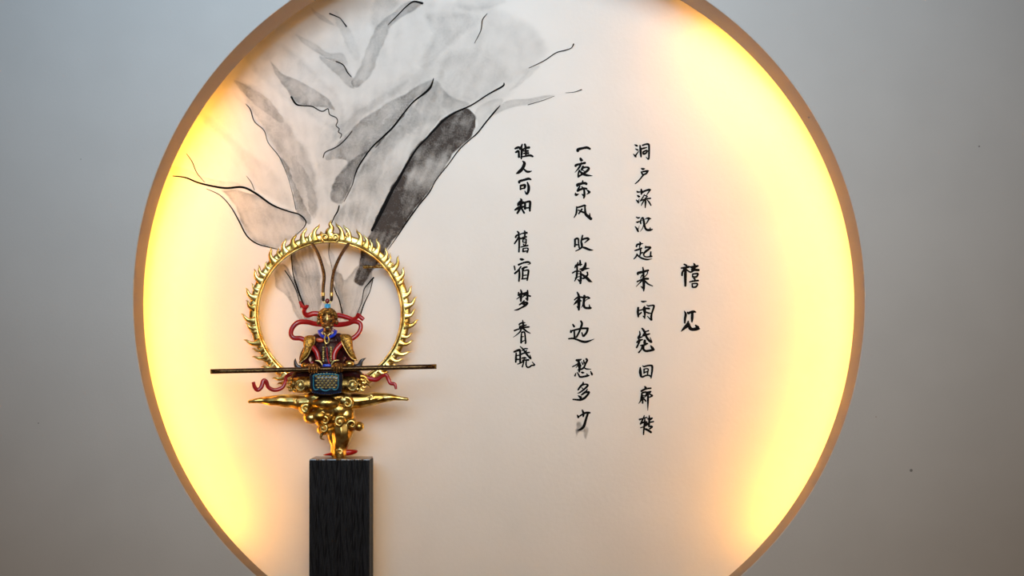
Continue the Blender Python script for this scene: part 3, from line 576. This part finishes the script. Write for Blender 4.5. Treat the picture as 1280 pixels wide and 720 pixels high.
# curls applied to the cloud, each a rolled spiral
def curl(cx, cy, r, y, turns=1.0, start=0.0, sgn=1, w0=2.4, lead=None):
    pts, rr = [], []
    n = 16
    if lead:
        for a in lead: pts.append((a[0], a[1], y+.004)); rr.append(a[2])
    for i in range(n+1):
        t = i/n; a = start+sgn*turns*2*PI*t; q = r*(1-.82*t)
        pts.append((cx+q*math.cos(a), cy-q*math.sin(a), y-.005*t)); rr.append(w0*1.3*(1-.5*t))
    o = tube('curl', pts, y, rr, gold, cloud, seg=8, n=3)
    V = bmesh.new(); addball(V, cx, cy, y-.004, w0*.75, sub=2); frombm('curl_bead', V, gold, fig).name = 'curl_bead'
    return o
curl(382, 511.5, 5.8, YC-.026, start=PI*.3, sgn=1)
curl(434, 504, 7.2, YC-.030, start=PI*.6, sgn=-1, w0=2.6)
curl(406, 526, 5.2, YC-.028, start=PI*.5, sgn=-1)
curl(425, 528, 7.4, YC-.032, start=PI*.3, sgn=1, w0=2.5)
curl(440, 531, 5.6, YC-.030, start=PI*.9, sgn=-1)
curl(404, 536, 5.4, YC-.022, start=PI*.4, sgn=-1, w0=2.0)
curl(425, 565, 4.0, YC-.020, start=PI*.9, sgn=-1, w0=1.7)
curl(463, 497.5, 3.4, YC-.014, start=PI*.5, sgn=-1, w0=1.4)
curl(347, 500, 2.6, YC-.014, start=PI*.5, sgn=1, w0=1.2)
curl(371, 502, 3.0, YC-.020, start=PI*.5, sgn=1, w0=1.5)
tube('cloud_tail', [(405,540),(401.5,544),(401.5,548),(405.5,549.8)], YC-.018, [2.0,1.8,1.2,.5], gold_old, cloud)
for ln in ([(350,497,1.2),(360,499,2.2),(370,496,1.4)], [(456,496,1),(468,500,2.2),(480,497,1.0)]):
    ridge('cloud_ridge', ln, YC-.028 if ln[0][0] > 380 and ln[0][0] < 450 else YC-.014, .004, gold, cloud)

# flame halo
HC = (412.3, 392.0); YH = .165
def ringmesh(name, r, wpx, hy, y, mat, parent, seg=180, cs=10):
    V, Fc = [], []
    for i in range(seg):
        a = 2*PI*i/seg
        for k in range(cs):
            b = 2*PI*k/cs; rr = r+wpx*math.cos(b)
            V.append(P(HC[0]+rr*math.cos(a), HC[1]-rr*math.sin(a), y+hy*math.sin(b)))
    for i in range(seg):
        for k in range(cs):
            Fc.append((i*cs+k, i*cs+(k+1) % cs, ((i+1) % seg)*cs+(k+1) % cs, ((i+1) % seg)*cs+k))
    return mesh(name, V, Fc, mat, parent, smooth=True)
halo = ringmesh('halo', 95.2, 5.4, .003, YH, gold, fig)
ringmesh('halo_bead', 89.8, 1.5, .0035, YH-.003, gold, halo)
ringmesh('halo_groove', 91.9, .45, .0022, YH-.0022, gold_old, halo)
tips = [(399,281,1),(383,285,1),(390.5,290,.6),(370,293,1),(357,299,1),(348,310.5,.6),(338.6,310.5,1),(334,328,.6),(323.5,332,.85),(318,337,1),(315,354.6,.6),(307.5,360.5,1),(308.5,376,.9),
        (302,392.6,1),(307.6,404,.9),(312,411,.6),(305.5,425,1),(316,436,.7),(316,446,.9),(327,449,.6),(327.5,458.5,.9),(341,473,1),(347,480,.8),
        (420,279,1),(430,282,1),(446,287.6,1),(455,294,.9),(463,300.6,.6),(471,299,1),(482,310.5,.9),(488,317,.6),(498,320.5,1),(504.5,335,1),(503.6,345,.7),(514,358,1),(512,363,.6),(520,371.7,1),(518.5,387,.9),
        (522.5,400,1),(515,416.6,.8),(516,426,.9),(512.7,440,1),(503.6,449,.9),(495,456,.8),(485,465,.8),(474,469,.8)]
def flame(tx, ty, s):
    a = math.atan2(HC[1]-ty, tx-HC[0]); r = math.hypot(tx-HC[0], ty-HC[1])
    side = 1 if tx > HC[0] else -1          # towards the crown of the halo
    def at(rr, shift):                      # shift in px along the rim away from the crown
        b = a-side*shift/96.0
        return (HC[0]+rr*math.cos(b), HC[1]-rr*math.sin(b))
    h = max(r-96, 7)
    pts = [(*at(93.5, 7.5*s+1), 13*s+1), (*at(97.5, 7.6*s+.5), 9.5*s+.8), (*at(97+h*.30, 7.4*s), 6.6*s), (*at(97+h*.50, 6.0*s), 5.2*s), (*at(96.5+h*.70, 3.6*s), 4.0*s), (*at(96+h*.86, 1.0*s), 2.6*s), (*at(r+1.2, -.6), .3)]
    return ridge('flame', pts, YH, .006, gold, halo, n=5)
for t in tips: flame(*t)
ridge('flame', [(413,296,15),(412,290,11),(414.5,285,7),(412.5,280,4.2),(414.5,274.5,.3)], YH, .006, gold, halo)
def spiral(cx, cy, r, sgn, start, y, w0, mat=gold, par=halo, turns=1.3):
    pts, rr = [], []
    for i in range(17):
        t = i/16; a = start+sgn*turns*2*PI*t; q = r*(1-.85*t)
        pts.append((cx+q*math.cos(a), cy-q*math.sin(a), y-.003*t)); rr.append(w0*(1-.35*t))
    tube('scroll', pts, y, rr, mat, par, seg=8, n=3)
spiral(406.4, 296.8, 5.0, -1, -PI*.6, YH-.008, 1.7); spiral(418.8, 296.8, 5.0, 1, -PI*.4, YH-.008, 1.7)
spiral(435, 293.5, 2.6, 1, PI*.4, YH-.008, .9); spiral(491, 331.5, 2.9, 1, PI*.4, YH-.008, .95); spiral(509, 405.5, 2.7, 1, PI*.4, YH-.008, .9)
spiral(401, 292.3, 2.2, -1, PI*.6, YH-.008, .8)
tube('halo_bracket', [(454,334,YH+.01),(460,333.4,YH+.008),(466,334,YH+.006),(472,333,YH+.003),(478,334,YH),(485,334.5,YH)], YH, [1.8,2.2,1.4,2.4,1.6,1.6], gold_old, fig)
tube('halo_post', [(430,478,.10),(430,484,YH)], .1, 3, dark_m, fig); tube('halo_post', [(395,478,.10),(395,484,YH)], .1, 3, dark_m, fig)
tube('wall_fixing', [(458,333.6,YH+.01),(458,333.6,YB+.002)], .1, 1.2, dark_m, fig)

# body: one continuous robed torso with arms and folded legs
YT = .085
body = blob('robed_body', [
  (409.5,440,YT,23,19,10), (409.5,462,YT,30,9,12), (409.5,427,YT,18,9,9), (409.5,452,YT,21,13,12), (409,416,YT,5.5,7,5.5)],
 [ [(396,424,YT,7),(386,436,YT-.01,7),(380,449,YT-.022,6.2),(386,458,YT-.042,4.6),(392,459,YT-.052,3.2)],
   [(423,423,YT,7),(433,435,YT-.01,7),(438,448,YT-.022,6.2),(430,457,YT-.042,4.6),(423,458,YT-.052,3.2)],
   [(404,462,YT,9),(388,466,YT-.016,8.5),(374,468,YT-.028,7),(368,475,YT-.022,6)],
   [(415,462,YT,9),(430,466,YT-.016,8.5),(444,467,YT-.028,7),(450,474,YT-.022,6)],
   [(370,480,YT-.012,7),(388,482,YT-.008,8),(409,483,YT-.006,9),(430,482,YT-.008,8),(448,480,YT-.012,7)] ], robe, fig, vox=.0012)
# legs/boots: gold greaves with round bosses
def greave(x0, x1, cy, side):
    bm = bmesh.new(); n = 22; rings = []
    L = 9
    for i in range(L+1):
        t = i/L; x = x0+(x1-x0)*t; r = 9.2+1.2*math.sin(t*PI*.8+.4)
        if t > .86: r *= .8
        rings.append([bm.verts.new(P(x, cy, YT-.035)+Vector((0, U(r*math.cos(2*PI*k/n)), U(r*math.sin(2*PI*k/n))))) for k in range(n)])
    for a, b in zip(rings, rings[1:]):
        for k in range(n): bm.faces.new((a[k], a[(k+1) % n], b[(k+1) % n], b[k]))
    bm.faces.new(rings[0]); bm.faces.new(list(reversed(rings[-1])))
    g = frombm('greave', bm, gold_old, fig)
    bo = bmesh.new(); cx = x1-side*9.5; addball(bo, cx, cy+1, YT-.056, 4.6, 5.2, 3.4); frombm('boss', bo, gold_pale, g)
    ob = [(cx+5.6*math.cos(a), cy+1-6.2*math.sin(a), YT-.055) for a in [i*2*PI/14 for i in range(15)]]
    tube('boss_ring', ob, 0, .9, gold_pale, g, n=3, seg=8)
    kn = bmesh.new()
    for (dx, dy, r) in ((0, -4, 4.8), (3.2, 1, 5), (1, 6, 4.3), (4.5, -5, 3), (5, 5, 3)): addball(kn, x1+side*(dx-4), cy+dy, YT-.04, r, sub=2)
    frombm('knee_cap', kn, gold, g)
    for k in range(4):
        a = -PI/2+PI*(k+.5)/4
        q = (x1+side*(2+4*math.cos(a)), cy+7*math.sin(a))
        ridge('mane', [(q[0]-side*3, q[1], 4), (q[0], q[1]+1, 3), (q[0]+side*2.6, q[1]-.6, .4)], YT-.048, .004, gold, g)
    return g
greave(390, 366, 480.5, -1)
gR = greave(426, 450, 480.5, 1)
ridge('fin', [(449,475,6),(455,475,5),(459,479,3.4),(463.5,485,.3)], YT-.04, .005, gold_old, gR)
ridge('fin', [(450,470,5),(456,471,4),(460,476,2.6),(463,478,.3)], YT-.035, .005, gold, gR)
# apron with a scale pattern
apron = plate('apron', [(388.5,466),(409,464.5),(427.5,466),(428,480),(426.5,490),(418,493),(408,493.8),(398,493),(390,490.5),(388,480)], YT-.058, .02, navy, fig, dome=.006, inset=.9)
ap = [(391.8,472),(393,468.5),(409,467.5),(422,468.5),(422.8,472),(422.8,481),(421.5,486),(417.5,487.2),(414.5,484.6),(411.5,487),(407,488.6),(402.5,487),(399.5,484.4),(396.5,487),(393,486.5),(391.8,481)]
tube('apron_border', [(a, b, YT-.0655) for a, b in ap]+[(ap[0][0], ap[0][1], YT-.0655)], 0, .75, teal, apron, seg=6, n=3)
bm = bmesh.new()
for r in range(6):
    for c in range(6):
        x = 395.5+c*4.9+(2.4 if r % 2 else 0); y = 470+r*2.9
        if x > 421.5 or (r == 5 and (x < 397 or x > 418)): continue
        addball(bm, x, y, YT-.065, 2.3, 1.35, 2.0, sub=2)
        addball(bm, x, y+1.1, YT-.063, 1.7, .7, 1.6, sub=1)
frombm('scales', bm, gold_pale, apron)['kind'] = 'stuff'
bm = bmesh.new()
for i in range(13):
    t = i/12; addball(bm, 391+35*t, 490.2+1.9*math.sin(t*PI), YT-.062, .75, sub=1)
frombm('bead_row', bm, simple('blue_bead', (.05, .12, .4), .2, .3), apron)['kind'] = 'stuff'
bm = bmesh.new()
for i in range(7):
    addball(bm, 398+i*3.5, 467.2-(1.2 if i in (3,) else 0), YT-.064, 1.5, 1.1, 1.3, sub=1)
frombm('belt_studs', bm, gold_pale, apron)['kind'] = 'stuff'

# chest and belt
for sx in (-1, 1):
    bm = bmesh.new()
    for i in range(7): addball(bm, 409-sx*(4.6+.35*(i % 2))-.3*sx*(i*.1), 434.5+i*2.8, YT-.030+.0002*i, 1.9, 1.75, 1.4, sub=2)
    frombm('chest_trim', bm, gold_pale, fig)
tube('robe_seam', [(408.6,434),(408.8,442),(410,450),(412,455)], YT-.028, .8, red, fig)
plate('chest_patch', [(395,423.5),(400,422.5),(404,424),(404.5,427),(399,428),(395.5,426.5)], YT-.021, .006, simple('orange_red_lacquer', (.62, .10, .03), .25, 0, coat=.5), fig, dome=.003)
plate('belt_clasp', [(404,455.5),(409,455),(413.5,455.5),(413.5,458.6),(409,459),(404,458.6)], YT-.04, .008, blue, fig, dome=.002)
tube('collar', [(398.8,413.5,YT-.006),(400,417.5,YT-.016),(404,420.6,YT-.024),(409,421.6,YT-.027),(414,420.6,YT-.024),(418.4,417.5,YT-.016),(420,413.5,YT-.006)], 0, 1.9, blue, fig, flat=.7)
tube('collar', [(399.5,414.5,YT+.004),(404,412,YT+.016),(409.5,411.5,YT+.02),(415,412,YT+.016),(419.5,414.5,YT+.004)], 0, 1.9, blue, fig, flat=.7)
tube('neck_tie', [(408.2,418),(405.8,423),(406.4,427.5),(408.4,429.5),(411,427),(410.8,422.5),(408.6,418.4)], YT-.034, 1.1, gold, fig)
tube('neck_tie', [(407.5,428.5),(406.3,431),(407.8,433.8)], YT-.032, [1.2,1.1,.5], gold, fig)
for sx in (-1, 1): ridge('neck_leaf', [(409+sx*1,419.6,1.6),(409+sx*3.2,417.4,1.8),(409+sx*5,415.8,.4)], YT-.031, .002, gold_pale, fig)

# shoulder capes
def cape(pts, fold, y):
    c = plate('shoulder_cape', pts, y, .014, gold_cape, fig, dome=.01, inset=.8)
    tube('cape_edge', [(a, b, y-.003) for a, b in fold], 0, .9, gold, c, seg=8)
cape([(381,421),(387,419),(393,420),(393.5,427.5),(388.5,436),(385,444),(379.5,450),(373.5,454),(376,446),(379.5,436),(379,428)], [(393,420.5),(393,427.5),(388.5,436.5),(384.5,445),(379,450.5),(373.5,454)], YT-.034)
cape([(425,418.5),(431,417.5),(438,419),(440.5,425),(441.5,436),(444,444),(446.5,450.5),(440,448.5),(434,440.5),(429.5,432.5),(426,425)], [(426,425),(429.5,432.5),(434,440.5),(440,448),(446.5,450.5)], YT-.034)
# flaring skirt tips
ridge('skirt_tip', [(388,462,7),(378,461,8),(371,458,6),(369,452,3.6),(369.5,448,.5)], YT-.03, .008, darkcloth, fig)
ridge('skirt_tip', [(432,462,7),(442,460,8),(449,457,6.5),(452,451,4.4),(457.5,447.5,.6)], YT-.03, .008, darkcloth, fig)
ridge('skirt_fold', [(372,463,2),(382,456,4),(392,453,3)], YT-.034, .005, red, fig)
ridge('skirt_fold', [(449,461,2),(440,455,5),(430,447,3)], YT-.026, .005, simple('maroon_fold', (.25, .04, .03), .3, 0, coat=.4), fig)

# cuffs and hands closed on the staff
def staffpt(px): return 464.4-(px-263)*6.2/283.0
YS = .0185
def hand(cx, side):
    sy = staffpt(cx)
    hnd = blob('hand', [(cx, sy-4.6, YS-.004, 6, 3.0, 4.4), (cx+side*5.5, sy-4.0, YS+.006, 4.2, 3.2, 4.0)],
               [[(cx+side*4, sy-4, YS+.004, 2.8), (cx+side*8, sy-3.6, YS+.018, 3.0)]], skin_m, fig, vox=.0007, smooth=3)
    for k in range(4):
        x = cx-4.6+k*3.05; L = (0.9, 0, .3, 1.0)[k] if side > 0 else (1.0, .3, 0, .9)[k]
        tube('finger', [(x, sy-4.8, YS-.010), (x, sy-2.4, YS-.0175), (x+.1, sy+.8, YS-.0185), (x+.1, sy+3.4-L, YS-.014), (x, sy+4.6-L, YS-.006)], 0, [1.35,1.4,1.3,1.2,.9], skin_m, hnd, seg=8, n=4)
    tube('thumb', [(cx-side*3.6, sy-4.8, YS-.006), (cx-side*6.6, sy-3.2, YS-.012), (cx-side*8.2, sy-.6, YS-.013)], 0, [1.6,1.4,1.0], skin_m, hnd, seg=8, n=4)
hand(391.5, -1); hand(422.5, 1)
ridge('cuff', [(394,450.5,1.4),(399.5,451.5,2.6),(402.5,455.5,2.0),(403,458.5,.6)], YT-.045, .004, gold_pale, fig)
ridge('cuff', [(424,450.5,1.4),(418,451.2,3.0),(414.6,455,2.4),(414.2,458.5,.6)], YT-.045, .004, gold_pale, fig)
bm = bmesh.new(); addball(bm, 381.5, 457, YT-.042, 5.2, 3.6, 4.5, .2); frombm('wrist_guard', bm, gold, fig)
bm = bmesh.new(); addball(bm, 437, 454.6, YT-.042, 5.8, 4.0, 4.5, .15); frombm('wrist_guard', bm, gold, fig)
for q in ((385.6, 457.4), (430.5, 457)):
    bm = bmesh.new(); addball(bm, q[0], q[1], YT-.055, 1.2, 1.6, 1.2, sub=2); frombm('wrist_bead', bm, teal, fig)

# head with a face, seen straight on
YHd = .075
head = blob('head', [
  (409.4,398,YHd,10.6,11.2,10), (409.4,405,YHd-.004,7.6,8.2,8), (409.2,411.5,YHd-.008,4.0,3.6,4.5), (404.6,406.5,YHd-.012,3.3,2.8,3), (414.2,406.5,YHd-.012,3.3,2.8,3),
  (409.3,406.2,YHd-.0225,1.8,1.3,2.0), (397.8,402.5,YHd,2.2,3.6,2), (421,402.5,YHd,2.2,3.6,2), (404.4,399.0,YHd-.0175,3.2,1.1,1.8), (414.3,399.0,YHd-.0175,3.2,1.1,1.8)],
 [[(409.3,399,YHd-.0185,1.3),(409.3,403,YHd-.0215,1.2),(409.3,405.5,YHd-.024,1.5)], [(409.4,410,YHd,5),(409.4,416,YHd+.002,5)]], skin_m, fig, vox=.0006, smooth=2)
bm = bmesh.new()
for sx in (-1, 1): addball(bm, 409.3+sx*4.6, 401.6, YHd-.018, 1.7, .95, 1.2, sub=2)
frombm('eyes', bm, dark_m, head)
ridge('mouth', [(406.6,409.4,.5),(408.6,409.1,1.3),(410.2,409.1,1.3),(412,409.4,.5)], YHd-.0225, .0012, gold_pale, head)
ridge('lower_lip', [(407.2,410.8,.4),(409.3,411.2,1.3),(411.4,410.8,.4)], YHd-.0215, .0015, dark_m, head)
# cap of tight gilded curls
bm = bmesh.new(); rnd = random.Random(3)
for i in range(150):
    t = (i+.5)/150; z = 1-t*1.05; a = i*2.39996; s = math.sqrt(max(0, 1-z*z))
    x_, y_ = s*math.cos(a), s*math.sin(a)
    if y_ < -.35 and z < .32: continue
    q = P(409.4, 397.6, YHd)+Vector((x_*U(11.4), y_*U(10.6), z*U(12)))
    bmesh.ops.create_icosphere(bm, subdivisions=2, radius=U(1.75), matrix=Matrix.Translation(q))
frombm('curled_hair', bm, gold_old, head)
ridge('forehead_ornament', [(409.3,392.5,.5),(409.2,396,2.2),(409.3,399,4.6),(409.2,402,1.4),(409.2,404,.4)], YHd-.026, .003, gold_pale, head)
# topknot, jewel and the two long plumes
def lathe(name, cx, prof, y, mat, parent, seg=20):
    V, Fc = [], []
    for (py, r) in prof:
        c = P(cx, py, y)
        for k in range(seg):
            a = 2*PI*k/seg; V.append(c+Vector((U(r)*math.cos(a), U(r)*math.sin(a), 0)))
    for i in range(len(prof)-1):
        for k in range(seg):
            Fc.append((i*seg+k, i*seg+(k+1) % seg, (i+1)*seg+(k+1) % seg, (i+1)*seg+k))
    Fc += [tuple(range(seg)), tuple(reversed(range((len(prof)-1)*seg, len(prof)*seg)))]
    return mesh(name, V, Fc, mat, parent, smooth=False)
kn = lathe('topknot_band', 409.3, [(380,3.6),(380.4,4.0),(383,3.9),(385.4,4.4),(386.6,4.6),(387,4.0)], YHd, turq, fig)
bm = bmesh.new(); addball(bm, 409.2, 376.3, YHd, 2.9, 3.4, 2.9); frombm('jewel', bm, simple('dark_red_jewel', (.2, .01, .015), .12, 0, coat=1), kn)
for sx in (-1, 1): ridge('jewel_leaf', [(409.2+sx*1.5,380,2.0),(409.2+sx*3.6,378,2.0),(409.2+sx*5.8,376.6,.4)], YHd-.004, .003, gold_pale, kn)
for nm, pts in (('l', [(404,372),(404,360),(405.2,345),(402,330),(397,316),(390.5,305)]), ('r', [(414.3,372),(414.6,357),(417,341),(422,327),(429,314),(435.5,305)])):
    pp = [(a, b, YHd+.085*(i/5)**1.5) for i, (a, b) in enumerate(pts)]
    pm = tube('plume', pp, 0, [1.9,2.1,2.1,2.1,2.1,2.0], plume_m, fig)
    tube('plume_rib', [(a, b, c-.0045) for a, b, c in pp], 0, .45, gold_old, pm, seg=6)
    tube('plume_socket', [(pts[0][0]+(.6 if nm == 'l' else -.6), 376.5, YHd), (pts[0][0], 374, YHd), (pts[0][0], 369.5, YHd)], 0, [1.5,2.0,1.9], dark_m, pm, seg=10)
    tube('plume_ferrule', [(pts[0][0], 370, YHd), (pts[0][0], 365.5, YHd)], 0, 2.3, gold, pm, seg=12)

# red ribbons
RB = [
 ([(404,406,.085),(395,405,.08),(384,402.6,.07),(373,403,.062),(366,409,.06),(363.6,417,.06),(367,422.3,.06),(376,423,.058),(384,427.5,.056),(391,434,.050),(396,441,.046),(398.4,450,.044)], [2.4,2.6,2.7,2.8,2.7,2.6,2.6,2.7,2.8,2.9,2.8,2.4], .6),
 ([(403,393,.09),(392,392,.09),(384,394.2,.085),(380,390,.08),(381.5,385.5,.078),(384,382.5,.078),(381,384.5,.074),(377.4,382,.072),(374.6,376.5,.07)], [2.8,2.9,2.8,2.3,2.2,2.0,1.9,1.9,1.4], .6),
 ([(416,394,.09),(424,394.3,.088),(433,396.5,.084),(441,399,.08),(446,396.6,.076),(447.6,393.5,.074),(450,395.8,.07),(454.5,399.6,.068)], [2.6,2.8,2.5,2.2,2.1,2.1,2.4,2.2], .7),
 ([(416,406,.085),(424,405.8,.08),(434,404.5,.072),(443,401.8,.066),(450,404.5,.062),(450.5,411.5,.06),(446,419,.058),(438,424.5,.056),(428,429,.052),(420.5,437,.048),(417.6,444,.046),(417.4,450,.044)], [2.4,2.8,2.7,2.6,2.5,2.4,2.5,2.6,2.8,2.9,2.8,2.5], .6),
 ([(392,466,.07),(376,466.8,.066),(364,468,.06),(358,471,.06),(356.5,478,.06),(352,485,.058),(343,487.6,.055),(335.5,484,.052),(332.5,477,.05),(329,476.5,.048),(326.5,484,.046),(322,487.5,.044),(318.5,484,.042),(316.5,477.5,.04)], [2,2.3,2.4,2,2,2.1,2.2,2.2,2.4,2.5,2.4,2.2,2.2,1.8], .45),
 ([(428,465.5,.07),(440,465.8,.066),(450,468.5,.06),(460,472.5,.058),(470,474.6,.055),(477,470.5,.052),(482.5,468.5,.05),(485.5,474,.05),(488,479,.048),(493.5,480.5,.046),(495,486.5,.044)], [1.6,2.2,2.5,2.6,2.5,1.9,2.2,2.2,2,2,1.2], .5),
]
for pts, rr, fl in RB: tube('ribbon', pts, 0, [q*1.14 for q in rr], red, fig, flat=fl, seg=12)

# ------------------------------------------------------------------ staff held across the lap
stf = thing('staff', P(404.5, 461.2, YS), 'long thin dark bronze staff held level across the figurine\'s lap', 'staff')
a0, a1 = (263.4, 464.4), (545.6, 458.2)
def onst(t): return (a0[0]+(a1[0]-a0[0])*t, a0[1]+(a1[1]-a0[1])*t)
rod = tube('rod', [(*onst(t), YS) for t in (0, .25, .5, .75, 1)], 0, 3.0, staff_m, stf, seg=20, n=3)
for t0, t1, r, m in ((0, .008, 3.1, gold_old), (.992, 1, 3.1, gold_old)):
    tube('end_cap', [(*onst(t0), YS), (*onst(t1), YS)], 0, r, m, stf, seg=20, n=2)
tube('inlay', [(*onst(.02), YS-.0058), (*onst(.98), YS-.0058)], 0, .5, gold_old, rod, seg=8, n=12)
